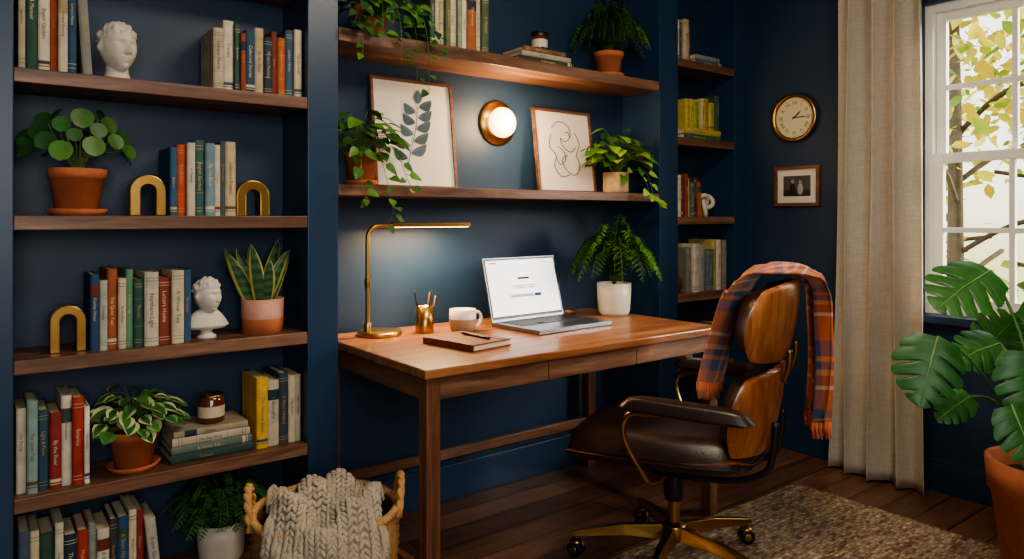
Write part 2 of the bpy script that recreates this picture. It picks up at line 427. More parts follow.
# window
b=MB('window_1')
x0,x1=XR+.02,XR+.10
t=.035
b.box(x0,x1,WY1-t,WY1,WZ0,WZ1,WHITE); b.box(x0,x1,WY0,WY0+t,WZ0,WZ1,WHITE)
b.box(x0,x1,WY0+t,WY1-t,WZ1-t,WZ1,WHITE); b.box(x0,x1,WY0+t,WY1-t,WZ0,WZ0+t,WHITE)
def sash(xa,xb,za,zb):
    ya,yb=WY0+t,WY1-t; s=.04
    b.box(xa,xb,ya,ya+s,za,zb,WHITE); b.box(xa,xb,yb-s,yb,za,zb,WHITE)
    b.box(xa,xb,ya+s,yb-s,za,za+s,WHITE); b.box(xa,xb,ya+s,yb-s,zb-s,zb,WHITE)
    w=(yb-ya-2*s)/3
    for k in (1,2): b.box(xa+.004,xb-.004,ya+s+k*w-.011,ya+s+k*w+.011,za+s,zb-s,WHITE)
    zm=(za+zb)/2; b.box(xa+.005,xb-.005,ya+s,yb-s,zm-.011,zm+.011,WHITE)
    b.box((xa+xb)/2-.002,(xa+xb)/2+.002,ya+s,yb-s,za+s,zb-s,GLASS)
zm=1.465
sash(x0+.035,x0+.065,zm-.02,WZ1-t); sash(x0+.002,x0+.033,WZ0+t,zm+.02)
b.tube([(x0-.004,(WY0+WY1)/2-.03,zm+.028),(x0-.004,(WY0+WY1)/2+.03,zm+.028)],.007,BRASSD)
b.build(bevel=.002)
b=MB('trim_window')
b.box(XR-.018,XR,WY1,WY1+.07,WZ0-.02,WZ1+.07,NAVYT); b.box(XR-.018,XR,WY0-.07,WY0,WZ0-.02,WZ1+.07,NAVYT)
b.box(XR-.018,XR,WY0,WY1,WZ1,WZ1+.07,NAVYT)
b.box(XR-.06,XR+.02,WY0-.1,WY1+.1,WZ0-.035,WZ0,NAVYT); b.box(XR-.02,XR,WY0-.07,WY1+.07,WZ0-.12,WZ0-.035,NAVYT)
b.build(bevel=.003)
b=MB('baseboard_right'); b.box(XR-.018,XR,-1.6,YB,0,.12,NAVYT); b.box(XR-.012,XR,-1.6,YB,.12,.14,NAVYT); b.build(bevel=.003)
b=MB('baseboard_back'); b.box(1.03,2.70,YW-.02,YW,0,.15,NAVYT); b.box(1.03,2.70,YW-.013,YW,.15,.17,NAVYT); b.build(bevel=.003)
# garden outside the window: trees and lawn
b=MB('garden_lawn',(7.6,2,-1.3)); b.grid(lambda u,v:V((-4+8*u,-4+10*v,.1*math.sin(u*7)*math.cos(v*5))),20,20,GRASS); b.build()
TC=[lin('#b8b23c'),lin('#d6c04a'),lin('#8fa23c'),lin('#6d8a34'),lin('#c9ad3e'),lin('#e0cf6a')]
TD=[lin('#5d7c30'),lin('#6f9038'),lin('#87a040'),lin('#4a682a'),lin('#a4ac48')]
for (tx,ty,tr,hz,n,cols) in ((6.6,2.5,1.15,2.7,1300,TC),(7.6,3.9,1.5,2.2,900,TC),(6.1,1.55,.7,.15,700,TD),(6.5,2.6,.85,.0,800,TD),(8.2,1.7,1.2,2.1,700,TC)):
    b=MB('garden_tree' if hz>1 else 'garden_shrub',(tx,ty,-1.3))
    H=hz+1.3
    if hz>1:
        b.tube(smooth_path([(0,0,0),(.04,.03,H*.4),(-.05,0,H*.8),(.05,.05,H+.6)],6),[.09-.0032*i for i in range(19)],BARK,n=10)
        for k in range(10):
            a=k*2.4; z_=H*(.45+.05*k); b.tube(smooth_path([(0,0,z_),(math.cos(a)*.4,math.sin(a)*.4,z_+.25),(math.cos(a)*tr*.85,math.sin(a)*tr*.85,z_+.4)],4),.022,BARK,n=6)
    else:
        for k in range(8):
            a=k*2.4; b.tube([(0,0,0),(math.cos(a)*tr*.5,math.sin(a)*tr*.5,H)],.02,BARK,n=6)
    for i in range(n):
        a=R.uniform(0,2*pi); q=R.random()**.45; el=R.uniform(-1,1)
        p=V((math.cos(a)*tr*q*math.sqrt(1-el*el*.8),math.sin(a)*tr*q*math.sqrt(1-el*el*.8),H+el*(tr if hz>1 else .8)*1.15*q))
        if noise.noise(p*2.2+V((tx,ty,0)))<-.12: continue
        leaf(b,p,V((R.uniform(-1,1),R.uniform(-1,1),R.uniform(-1,.4))),V((R.uniform(-1,1),R.uniform(-1,1),1)),R.uniform(.09,.17),R.uniform(.06,.11),'oval',.2,.15,R.choice(cols),seg=3,mat=TLEAF)
    b.build()
# bookcases
SH=[.08,.436,.813,1.207,1.61,2.007]
def bookcase(name,xa,xb,pa,pb):
    b=MB(name)
    b.box(xa-pa,xa,YB,YW,0,HC,NAVYT); b.box(xb,xb+pb,YB,YW,0,HC,NAVYT)
    b.box(xa,xb,YW-.012,YW,0,HC,NAVY)
    b.box(xa,xb,YB+.002,YB+.02,0,SH[0]-.038,NAVYT)
    for z in SH: b.box(xa,xb,YB+.002,YW-.012,z-.040,z,WX)
    b.build(bevel=.0025)
bookcase('built_in_bookcase',.10,.92,.12,.11)
bookcase('built_in_bookcase',2.84,3.31,.14,.088)
for z0,z1 in ((1.28,1.318),(1.822,1.868)):
    b=MB('floating_shelf',(1.865,2.476,z0)); b.box(-.834,.834,-.126,.123,0,z1-z0,WX); b.build(bevel=.0025)
# rug
b=MB('woven_rug',(2.24,.99,0))
b.grid(lambda u,v:V((-.72+1.44*u,-.79+1.58*v,.012+.001*math.sin(u*9)*math.sin(v*11))),30,30,RUG)
b.box(-.72,.72,-.79,.79,0.0005,.0105,RUG)
b.build()
RT=.0135
# ================================================================== DESK
e=empty('writing_desk',(1.05,1.79,0))
DW,DD,DH=1.385,.78,.76
b=MB('desk_top'); b.box(0,DW,0,DD,DH-.028,DH,DTOP); b.build(e,bevel=.004)
b=MB('desk_legs')
for x in (.012,DW-.06):
    for y in (.012,DD-.06): b.box(x,x+.048,y,y+.048,0,DH-.028,WZ)
b.build(e,bevel=.004)
b=MB('desk_apron')
za=DH-.100
b.box(.06,DW-.06,DD-.05,DD-.03,za,DH-.029,WX)
b.box(.06,DW-.06,.034,.05,za,DH-.029,WX)
for x in (.022,DW-.042): b.box(x,x+.02,.06,DD-.06,za,DH-.029,WYm)
b.build(e,bevel=.002)
b=MB('desk_drawer_fronts')
w=(DW-.12)/3
for k in range(3): b.box(.062+k*w,.058+(k+1)*w,.018,.033,za+.004,DH-.032,WX)
b.build(e,bevel=.002)
b=MB('desk_stretchers')
b.box(.06,DW-.06,DD-.05,DD-.025,.20,.24,WX)
for x in (.022,DW-.05): b.box(x,x+.028,.06,DD-.06,.11,.15,WYm)
b.build(e,bevel=.002)
DZ=DH
# ================================================================== CHAIR
CL=(1.935,1.62,RT); CR=math.radians(26)
ch=empty('office_armchair',CL,CR)
def patch(mb,f,thick,mat,k=.45,p=6,n=22,both=0):
    def mapab(u,v):
        a=2*u-1;bb=2*v-1
        return a*(1-k+k*math.sqrt(1-bb*bb/2)),bb*(1-k+k*math.sqrt(1-a*a/2)),a,bb
    def nrm(a,bb):
        e=.01; d1=f(a+e,bb)-f(a-e,bb); d2=f(a,bb+e)-f(a,bb-e); return d1.cross(d2).normalized()
    def F(u,v,s):
        A,B,a,bb=mapab(u,v); pr=((1-abs(a)**p)*(1-abs(bb)**p))**.5
        return f(A,B)+nrm(A,B)*(thick*pr*s)
    mb.grid(lambda u,v:F(u,v,1),n,n,mat); mb.grid(lambda u,v:F(u,v,-both),n,n,mat)
def by(z): return -.318-.17*(z-.5)
def backsurf(z0,z1,w,off,wr=.10):
    def f(a,bb):
        z=z0+(z1-z0)*(bb+1)/2
        return V((w*a,by(z)+off+wr*abs(a)**2.2+.012*bb*bb,z))
    return f
def flip(f): return lambda a,bb:f(-a,bb)
b=MB('back_shells')
patch(b,backsurf(.445,.725,.285,0),.014,PLY,p=30,k=.5,n=34); patch(b,backsurf(.735,.995,.29,0),.014,PLY,p=30,k=.6,n=34)
b.build(ch)
b=MB('back_cushions')
patch(b,flip(backsurf(.455,.718,.272,.002)),.09,LEATH,k=.5,p=7); patch(b,flip(backsurf(.744,.987,.276,.002)),.095,LEATH,k=.6,p=7)
b.build(ch)
def seatsurf(a,bb):
    y=.022+.325*bb; z=.350+.085*abs(a)**2.6+(.07*max(0,-bb)**2)+.02*max(0,bb)**3
    return V((.295*a,y,z))
b=MB('seat_shell'); patch(b,lambda a,bb:seatsurf(a,bb),.016,PLY,p=30,k=.5,n=34)
b.build(ch)
b=MB('seat_cushion')
def cush(a,bb):
    q=seatsurf(a*.99,bb*.99); q.z=.395+.035*abs(a)**2.6+.02*max(0,-bb)**2-.01*max(0,bb)**3
    return q
patch(b,cush,.10,LEATH,k=.5,p=7,n=30,both=.25)
P=[]
for i in range(65):
    an=2*pi*i/64; ca,sa=math.cos(an),math.sin(an); u=math.copysign(abs(ca)**.45,ca); v=math.copysign(abs(sa)**.45,sa)
    a_=u*(.5+.5*math.sqrt(1-v*v/2)); b_=v*(.5+.5*math.sqrt(1-u*u/2)); q=cush(a_,b_); q.z+=.012; P.append(q)
b.tube(P,.005,LEATH,n=6,cap=False)
b.build(ch)
b=MB('arm_pads')
for s in (-1,1):
    f=(lambda s:lambda a,bb:V((s*.335+.038*a,-.115+.20*bb,.607+.006*bb)))(s)
    patch(b,f,.034,LEATH,k=.4,p=6,n=16,both=.35)
b.build(ch)
b=MB('arm_supports')
for s in (-1,1):
    b.tube(smooth_path([(s*.335,-.22,.596),(s*.335,.0,.594),(s*.335,.055,.585),(s*.335,.075,.54),(s*.328,.06,.48),(s*.31,.03,.42),(s*.26,.01,.36),(s*.12,0,.338)],5),.0085,BRASS,n=10)
    b.tube(smooth_path([(s*.335,-.20,.597),(s*.335,-.29,.60),(s*.300,-.285,.61),(s*.282,-.245,.61)],5),.0085,BRASS,n=10)
b.build(ch)
b=MB('back_brackets')
for s in (-1,1):
    b.tube(smooth_path([(s*.10,.0,.340),(s*.10,-.20,.348),(s*.10,-.31,.39),(s*.10,-.335,.46),(s*.10,by(.55)-.016,.55)],5),.011,BLACK,n=8)
    b.tube(smooth_path([(s*.10,by(.68)-.017,.68),(s*.10,by(.73)-.024,.73),(s*.10,by(.78)-.017,.78)],5),.009,BRASSD,n=8)
b.build(ch)
b=MB('star_base')
b.lathe([(0,.33),(.10,.33),(.10,.346),(0,.346)],BLACK,n=24)
b.lathe([(.03,.22),(.034,.25),(.034,.335),(0,.335)],BLACK,n=20); b.lathe([(.019,.1),(.019,.25)],BRASS,n=20)
b.lathe([(0,.085),(.042,.085),(.045,.10),(.042,.135),(.028,.145),(0,.146)],BRASS,n=28)
for k in range(5):
    a=2*pi*k/5+.62; d=V((math.cos(a),math.sin(a),0)); q=V((-d.y,d.x,0))
    vs=[];L=[(.03,.085,.135,.022),(.17,.09,.125,.019),(.335,.072,.092,.014),(.353,.074,.088,.012)]
    for (r,za_,zb_,w_) in L:
        c=d*r
        vs+= [c-q*w_+V((0,0,za_)),c+q*w_+V((0,0,za_)),c+q*w_*.6+V((0,0,zb_)),c-q*w_*.6+V((0,0,zb_))]
    fs=[(0,3,2,1),(12,13,14,15)]
    for i in range(3):
        for j in range(4): fs.append((i*4+j,i*4+(j+1)%4,(i+1)*4+(j+1)%4,(i+1)*4+j))
    b.add(vs,fs,BRASS)
    c=d*.335; b.tube([c+V((0,0,.09)),c+V((0,0,.05))],.008,BRASSD)
    ca=a+1.1; w_=V((math.cos(ca),math.sin(ca),0)); 
    for s in (-1,1):
        cc=c+w_*.014*s+V((0,0,.0275)); 
        b.tube([cc-w_*.008,cc-w_*.007,cc+w_*.007,cc+w_*.008],[.022,.027,.027,.022],BLACK,n=20)
    b.tube([c-w_*.026+V((0,0,.0275)),c+w_*.026+V((0,0,.0275))],.013,BRASS,n=12)
    b.ell(c+V((0,0,.052)),(.024,.024,.012),BRASS)
b.build(ch,bevel=.002)
# blanket over chair back
def ss(a,b_,x):
    t=max(0,min(1,(x-a)/(b_-a))); return t*t*(3-2*t)
PTH=smooth_path([(0,-.165,.66),(0,-.185,.74),(0,-.215,.84),(0,-.25,.94),(0,-.30,1.015),(0,-.365,1.028),(0,-.420,1.005),(0,-.442,.93),(0,-.448,.83),(0,-.452,.70),(0,-.448,.58),(0,-.443,.50)],6)
def blank(u,v):
    x=v*(len(PTH)-1); i=min(int(x),len(PTH)-2); p=PTH[i].lerp(PTH[i+1],x-i)
    k=ss(.42,.68,v); cx=.045*(1-k)+.245*k; w=.46*(1-k)+.24*k
    fold=.010*(1-k)+.026*k
    ph=u*(2.0*(1-k)+3.3*k)*2*pi+1.3*math.sin(v*3)
    wrap=.09*abs((cx+(u-.5)*w)/.285)**2.2
    sgn=1 if v<.45 else -1
    yy=p.y+wrap*(1 if v<.45 else (1-ss(.45,.6,v)*.6))+sgn*(fold*(1+math.sin(ph)))*(1 if (v<.38 or v>.56) else .5)
    zz=p.z+.014*math.sin(u*9+2)*(abs(v-.5)*2)+(.010*math.sin(ph) if .38<v<.6 else 0)-.02*abs(2*u-1)**3*(1-k)*(1 if v>.3 else 0)
    return V((cx+(u-.5)*w+.012*math.sin(v*14+u*3),yy,zz))
b=MB('plaid_throw',CL,CR)
b.grid(blank,64,96,PLAID,uvf=lambda u,v:(u*2.2,v*5.6))
for vv in (0,1):
    for j in range(44):
        u=(j+.5)/44; p=blank(u,vv); q=R.uniform(-.006,.006)
        b.tube([p,p+V((q,.002,-.025)),p+V((q*2,R.uniform(-.004,.004),-.052))],[.0026,.0022,.0014],PLAID,n=4)
b.build(solid=.005)
# ================================================================== CURTAIN
b=MB('linen_curtain',(3.285,1.575,0))
def cur(u,v):
    z=.012+2.44*v; w=.38-.03*v+.05*(1-v)**2; y=(u-.5)*w
    a=.040*(.8+.2*math.sin(v*2.1)); ph=u*2*pi*3.7+.6*math.sin(v*2.2+u*3)
    return V((a*math.sin(ph)+.010*math.sin(ph*.5+v*4)+.006*math.sin(ph*2.3+v*3)-.010*(1-v),-y+.014*math.cos(ph),z))
b.grid(cur,150,50,LINEN); b.build(solid=.003)
b=MB('curtain_rod',(3.285,1.0,2.465)); b.tube([(0,-.75,0),(0,.82,0)],.012,BRASSD,n=14); b.ell((0,.85,0),(.025,.035,.025),BRASSD)
b.tube([(0,.81,0),(.115,.81,0)],.008,BRASSD); b.tube([(0,-.70,0),(.115,-.70,0)],.008,BRASSD); b.build()
# ================================================================== CLOCK / PHOTO
b=MB('wall_clock',(XR,2.04,1.715))
b.lathe([(0,0),(.118,0),(.125,-.012),(.125,-.030),(.119,-.038),(.108,-.036),(.103,-.024)],BRASS,n=64,axis='X')
b.lathe([(.107,-.022),(0,-.022)],CLOCKF,n=48,axis='X')
NUM=['XII','I','II','III','IIII','V','VI','VII','VIII','IX','X','XI']
for k in range(60):
    a=2*pi*k/60; r0=.094 if k%5 else .091
    d=V((0,-math.sin(a),math.cos(a))); s=V((0,-math.cos(a),-math.sin(a))); w=.0007 if k%5 else .0014
    X=V((-.0228,0,0)); b.add([X+d*r0-s*w,X+d*r0+s*w,X+d*.098+s*w,X+d*.098-s*w],[(0,1,2,3)],INK,'#2a2420')
for k,t_ in enumerate(NUM):
    vs,fs,w=textmesh(t_); a=2*pi*k/12; d=V((0,-math.sin(a),math.cos(a))); s=V((0,-math.cos(a),-math.sin(a))); sz=.026
    b.add([V((-.0229,0,0))+d*(.067+vy*sz)+s*((vx-w/2)*sz) for vx,vy in vs],fs,INK,'#2a2420')
def hand(ang,L,w):
    a=math.radians(ang); d=V((0,-math.sin(a),math.cos(a))); s=V((0,-math.cos(a),-math.sin(a))); X=V((-.026,0,0))
    b.add([X-d*.012-s*w*.5,X-d*.012+s*w*.5,X+d*L*.6+s*w,X+d*L,X+d*L*.6-s*w],[(0,1,2,3,4)],INK,'#1d1a18')
hand(50,.055,.004); hand(90,.08,.0028)
b.lathe([(0,-.029),(.005,-.029),(.005,-.022)],BRASSD,n=12,axis='X')
b.build()
b=MB('framed_photograph',(XR,2.035,1.262))
W2,H2=.125,.205
b.box(-.02,0,-W2,W2,0,.016,WYm);b.box(-.02,0,-W2,W2,H2-.016,H2,WYm);b.box(-.02,0,-W2,-W2+.016,.016,H2-.016,WYm);b.box(-.02,0,W2-.016,W2,.016,H2-.016,WYm)
b.box(-.008,0,-W2+.016,W2-.016,.016,H2-.016,ART)
b.box(-.0095,-.008,-.075,.075,.05,.155,GEN,'#4d4b48')
b.box(-.0102,-.0095,-.075,.075,.05,.082,GEN,'#2b2a29')
for yy,hh,cc in ((-.02,.06,'#a8a49d'),(.022,.066,'#1a1a1d')):
    b.ell((-.0102,yy,.068+hh*.3),(.001,.016,hh*.48),GEN,cc); b.ell((-.0106,yy,.075+hh*.78),(.001,.009,.011),GEN,'#9c948c')
b.build(bevel=.0015)
# ================================================================== SCONCE
b=MB('wall_sconce',(1.895,YW,1.625))
b.lathe([(0,0),(.098,0),(.101,-.006),(.097,-.014),(.07,-.020),(.060,-.026),(0,-.026)],BRASS,n=48,axis='Y')
b.lathe([(.055,-.024),(.064,-.030),(.068,-.044),(.064,-.060),(.05,-.073),(.028,-.081),(0,-.083)],GLOBE,n=36,axis='Y')
b.build()
# ================================================================== ART
def frame(name,x,w,h,z0,fn,wood_m):
    tilt=math.atan2(.055,h)
    b=MB(name,(x,2.522,z0)); b.T=Matrix.Rotation(-tilt,4,'X')
    t=.012
    b.box(-w/2,w/2,0,.018,0,t,wood_m);b.box(-w/2,w/2,0,.018,h-t,h,wood_m);b.box(-w/2,-w/2+t,0,.018,t,h-t,wood_m);b.box(w/2-t,w/2,0,.018,t,h-t,wood_m)
    b.box(-w/2+t,w/2-t,.008,.014,t,h-t,ART)
    fn(b,w,h); b.build(bevel=.0015)
def leafart(b,w,h):
    st=smooth_path([(-.045,.006,h*.16),(-.02,.006,h*.36),(.01,.006,h*.58),(.02,.006,h*.76)],6)
    b.tube(st,.0016,INK,'#3c4a52',n=4)
    for k in range(6):
        p=st[min(len(st)-1,4+k*3-(1 if k>4 else 0))]
        for s in ((-1,1) if k<5 else (0,)):
            d=V((s*1.0+.12,0,.62 if s else 1)); rot=d.normalized(); L=(.085 if s>0 else .075)*(1-.04*k); W_=.040; sd=V((-rot.z,0,rot.x)); vs=[];fs=[]
            c0=p+rot*.010+V((0,0,.012*s)); c0.y=.0058
            for i in range(13):
                t=i/12; ww=W_/2*math.sin(pi*t**.9)**.85 if 0<t<1 else 0; cv=sd*(.012*math.sin(pi*t)*-s)
                vs+=[c0+rot*L*t-sd*ww+cv,c0+rot*L*t+sd*ww+cv]
            for i in range(12): fs.append((2*i,2*i+1,2*i+3,2*i+2))
            b.add(vs,fs,INK,R.choice(['#3f5058','#4c6068','#364650','#5a6e74']))
            b.tube([c0+V((0,-.0006,0)),c0+rot*L*.9+V((0,-.0006,0))],.0006,INK,'#9aa6a6',n=4)
def lineart(b,w,h):
    def ln(pts,r=.0019): b.tube(smooth_path([(p[0]*w,.0068,p[1]*h) for p in pts],8),r,INK,'#2a2622',n=4)
    ln([(-.2,.78),(-.08,.86),(.08,.82),(.12,.7),(.02,.62),(-.06,.66),(-.02,.56),(.1,.5),(.2,.56)])
    ln([(-.22,.7),(-.26,.55),(-.16,.45),(-.2,.32),(-.1,.2),(.05,.22)])
    ln([(.2,.74),(.27,.6),(.2,.46),(.25,.34),(.15,.22),(0,.28),(-.06,.4),(.04,.46)])
    ln([(-.12,.56),(-.02,.5),(.0,.4),(-.1,.34),(-.16,.42)])
    ln([(.02,.72),(.08,.74),(.1,.68)])
frame('framed_botanical_print',1.45,.38,.45,1.319,leafart,WX)
frame('framed_line_drawing',2.265,.36,.40,1.319,lineart,WX)
# ================================================================== LAPTOP
b=MB('laptop',(1.895,2.215,DZ),math.radians(4)); b.T=Matrix.Scale(1.12,4); S11=b.T.copy()
W2=.182
b.box(-W2,W2,-.125,.125,.003,.016,SPACE); 
for x in (-.15,.15):
    for y in (-.1,.1): b.box(x-.012,x+.012,y-.006,y+.006,0,.003,BLACK)
b.box(-.15,.15,-.01,.108,.016,.0165,BLACK)
for r in range(5):
    for c in range(14):
        x=-.148+c*.0212; y=-.006+r*.0228
        if r==0 and 4<c<9: continue
        b.box(x,x+.0185,y,y+.0195,.0165,.018,BLACK)
b.box(-.148+5*.0212-.02,-.148+9*.0212-.003,-.006,.0135,.0165,.018,BLACK)
b.box(-.055,.055,-.115,-.025,.016,.0163,ALU)
b.T=S11@Matrix.Translation((0,.122,.016))@Matrix.Rotation(math.radians(-14),4,'X')
b.box(-W2,W2,0,.006,.0,.235,SPACE); b.box(-W2+.004,W2-.004,-.0008,0,.008,.231,BLACK)
b.box(-W2+.009,W2-.009,-.0014,-.0008,.018,.225,SCREEN)
for (x_,z_,w_,h_,c_) in ((-.155,.212,.03,.004,'#444a55'),(.10,.212,.015,.003,'#888888'),(.125,.212,.02,.003,'#888888'),(-.03,.150,.06,.008,'#30343c'),(-.065,.124,.13,.003,'#8b9098'),(-.055,.116,.11,.003,'#8b9098')):
    b.box(x_,x_+w_,-.0018,-.0014,z_,z_+h_,INK,c_)
b.box(-.075,.04,-.0018,-.0014,.082,.094,INK,'#d5d8de'); b.box(.045,.08,-.0018,-.0014,.082,.094,INK,'#2c4a86')
b.build(bevel=.0008)
# ================================================================== DESK LAMP
b=MB('desk_lamp',(1.235,2.44,DZ))
b.lathe([(0,0),(.082,0),(.084,.004),(.084,.014),(.078,.018),(0,.018)],BRASS,n=56)
P=smooth_path([(-.05,0,.018),(-.05,0,.10),(-.05,0,.34),(-.048,0,.378),(-.03,0,.403),(.0,0,.411),(.08,0,.412),(.16,0,.412)],6)
b.tube(P,.0085,BRASS,n=14); b.lathe([(.014,.018),(.014,.05),(.0,.05)],BRASS,c=(-.05,0,0),n=18)
b.lathe([(.011,.18),(.0125,.19),(.0125,.205),(.011,.215)],BRASSD,c=(-.05,0,0),n=18)
b.box(.05,.40,-.016,.016,.405,.421,BRASS); b.box(.06,.392,-.012,.012,.4035,.405,LEDM)
b.build(bevel=.0015)
# cup
b=MB('pencil_cup',(1.405,2.40,DZ))
b.lathe([(0,0),(.034,0),(.035,.003),(.035,.1),(.032,.1),(.031,.006),(0,.006)],BRASS,n=32)
for (x_,y_,tx,ty,L,c_) in ((-.01,0,-.03,.01,.16,'#2a2622'),(.01,.01,.03,.02,.15,'#8a6438'),(.0,-.012,.008,-.03,.165,'#3a3f4a'),(.012,-.006,.028,-.01,.14,'#c09050')):
    b.tube([(x_,y_,.008),(x_+tx*.9,y_+ty*.9,L*.93),(x_+tx,y_+ty,L)],[.0035,.0035,.0008],GEN,c_,n=6)
b.build()
b=MB('coffee_mug',(1.525,2.315,DZ))
b.lathe([(0,0),(.036,0),(.047,.008),(.052,.03),(.052,.052)],GEN,'#94795e',n=36)
b.lathe([(.052,.052),(.051,.088),(.047,.088),(.046,.02),(0,.012)],CERAM,n=36); b.lathe([(.0465,.074),(0,.074)],GEN,'#2a160c',n=24)
b.tube(smooth_path([(.049,0,.072),(.075,0,.070),(.086,0,.047),(.073,0,.022),(.047,0,.02)],5),.006,CERAM,n=8)
b.build()
b=MB('leather_notebook',(1.385,2.075,DZ),math.radians(10))
b.box(-.09,.09,-.125,.125,0,.004,TAN); b.box(-.088,.086,-.122,.122,.004,.020,PAPER); b.box(-.09,.09,-.125,.125,.020,.024,TAN); b.box(-.094,-.088,-.125,.125,0,.024,TAN)
b.box(.058,.064,-.1265,.1265,.0235,.025,BLACK)
b.tube([(.02,-.09,.029),(.035,.06,.029)],.0042,BLACK,n=10); b.tube([(.035,.06,.029),(.036,.068,.029)],[.004,.001],BRASS,n=10)
b.build(bevel=.002)
b=MB('wooden_dish',(2.19,2.44,DZ)); b.lathe([(0,0),(.026,0),(.036,.02),(.033,.02),(.024,.006),(0,.006)],WZ,n=28); b.ell((0,0,.016),(.018,.014,.012),BRASSD); b.build()
# ================================================================== POTTED PLANTS
b=MB('potted_fern',(2.345,2.31,DZ)); z=pot(b,.078,.145,CERAM,rim=False,base=.8); fern(b,(0,0,z),60,.235,.28,G1,17,.048,.75); b.clamp(x1=.33,y1=.27); b.build()
b=MB('potted_pothos',(1.165,2.45,1.319)); z=pot(b,.062,.115,TERRA,saucer=True)
bush(b,(0,0,z),74,.14,.17,.062,.05,'heart',G1+G2,up=-.2)
vine(b,[(.03,-.03,z),(.07,-.11,z+.03),(.11,-.145,z-.08),(.13,-.15,-.02)],9,.054,.044,G1)
vine(b,[(0,-.04,z),(.0,-.12,z+.03),(.03,-.15,z-.1),(.05,-.155,-.09),(.03,-.15,-.14)],12,.05,.04,G1)
vine(b,[(-.03,-.03,z),(-.06,-.12,z+.02),(-.07,-.15,z-.12),(-.04,-.15,-.06)],9,.05,.04,G1)
b.clamp(x0=-.128,y1=.07); b.build()
b=MB('potted_pothos',(2.50,2.45,1.319)); z=pot(b,.062,.10,WICK,col='#b79f78',rim=False,base=.9)
bush(b,(0,0,z),105,.165,.22,.066,.052,'heart',G3+G1[:2],up=-.2)
vine(b,[(.03,-.03,z),(.07,-.12,z+.02),(.10,-.15,z-.1),(.11,-.155,-.05)],9,.054,.044,G3)
vine(b,[(.0,-.03,z),(.04,-.12,z+.02),(.08,-.15,z-.1),(.09,-.155,-.02)],8,.054,.044,G3)
b.clamp(x1=.19,y1=.07); b.build()
b=MB('potted_ivy',(1.21,2.46,1.869)); z=pot(b,.065,.12,TERRA)
bush(b,(0,0,z),50,.13,.12,.055,.042,'heart',G2+G1,up=-.3)
for (x_,y_,zz) in ((-.1,-.15,-.10),(-.03,-.155,-.02),(.04,-.155,-.10),(.10,-.155,-.16),(.15,-.15,-.21),(.2,-.15,-.04),(-.13,-.14,.02)):
    vine(b,[(x_*.3,-.03,z),(x_*.7,-.12,z+.02),(x_,y_,z-.08),(x_*1.08,y_,zz)],12,.052,.038,G2+G1)
b.clamp(x0=-.17,y1=.13); b.build()
b=MB('potted_fern',(2.45,2.45,1.869)); z=pot(b,.07,.115,TERRA,saucer=True); fern(b,(0,0,z),56,.22,.24,G1,17,.042,.85); b.clamp(x1=.24,y1=.13); b.build()
# pilea
b=MB('potted_pilea',(.258,2.45,1.207)); z=pot(b,.075,.13,TERRA,saucer=True)
for i in range(30):
    a=2*pi*i*.381966; q=.3+.7*math.sqrt((i+.5)/30); out=V((math.cos(a),math.sin(a),0))
    tip=V((0,0,z))+V((out.x*.145*q,out.y*.11*q,.03+.175*(1-q*q*.8)))
    b.tube(smooth_path([(0,0,z),V((0,0,z+.05))+out*.03,tip],4),.0014,LEAF,'#7c8f4a',n=4)
    s=R.uniform(.040,.064); nr=(out*.8+V((0,-.7,.5))).normalized(); d=(out*.5+V((0,-.1,-.5))); d=(d-nr*d.dot(nr)).normalized()
    leaf(b,tip-d*s*.35,d,nr,s,s,'round',.05,.12,R.choice(G2+G1[:2]),seg=10)
b.clamp(x0=-.155,y1=.13); b.build()
# snake plant
b=MB('potted_snake_plant',(.80,2.45,.813)); 
b.lathe([(0,0),(.066,0),(.068,.05)],TERRA,n=36); b.lathe([(.068,.05),(.070,.115),(.064,.115),(.062,.1)],GEN,'#c08a74',n=36); b.lathe([(.063,.1),(0,.103)],SOIL,n=24)
for i in range(10):
    a=i*2.4; q=.008+.03*((i%5)/4); bx,by_=math.cos(a)*q,math.sin(a)*q; H=R.uniform(.13,.22); ln=V((math.cos(a)*.36,math.sin(a)*.2,1)); tw=R.uniform(-.3,.3); vs=[];fs=[];cs=[]
    for k in range(13):
        t=k/12; w=.026*(math.sin(pi*(.25+.75*t))**.7 if t<1 else 0); an=tw*t+R.uniform(-.03,.03)+.2*math.sin(a); s=V((math.cos(an),math.sin(an),0)); c=V((bx,by_,.1))+ln*H*t+V((math.cos(a)*.02*t*t,0,0))
        for q_ in (-1,-.72,0,.72,1): vs.append(c+s*w*q_+V((-s.y,s.x,0))*.007*(q_*q_))
    for k in range(12):
        for j in range(4):
            o=k*5+j; fs.append((o,o+1,o+6,o+5)); cs.append(lin('#a9a653') if j in(0,3) else lin(['#274a2d','#3c6240'][k%2]))
    b.add(vs,fs,LEAF,cs,True)
b.clamp(x1=.11,y1=.13); b.build()
# variegated
b=MB('potted_variegated_plant',(.405,2.44,.436)); z=pot(b,.070,.115,TERRA,saucer=True)
bush(b,(0,0,z),95,.125,.135,.056,.042,'oval',[lin('#b9c48a'),lin('#7fa05c'),lin('#c5cc98'),lin('#4a7a3a')],col2=[lin('#3f6b35'),lin('#4a7a3a'),lin('#2f5a2c')],up=.1)
b.clamp(y1=.14,x0=-.12,x1=.16); b.build()
b=MB('potted_fern',(.665,2.45,.08)); z=pot(b,.075,.13,CERAM,rim=False,base=.8); fern(b,(0,-.02,z),64,.21,.17,G2,18,.038,.5); b.clamp(x1=.24,y1=.13,z1=.30,x0=-.18); b.build()
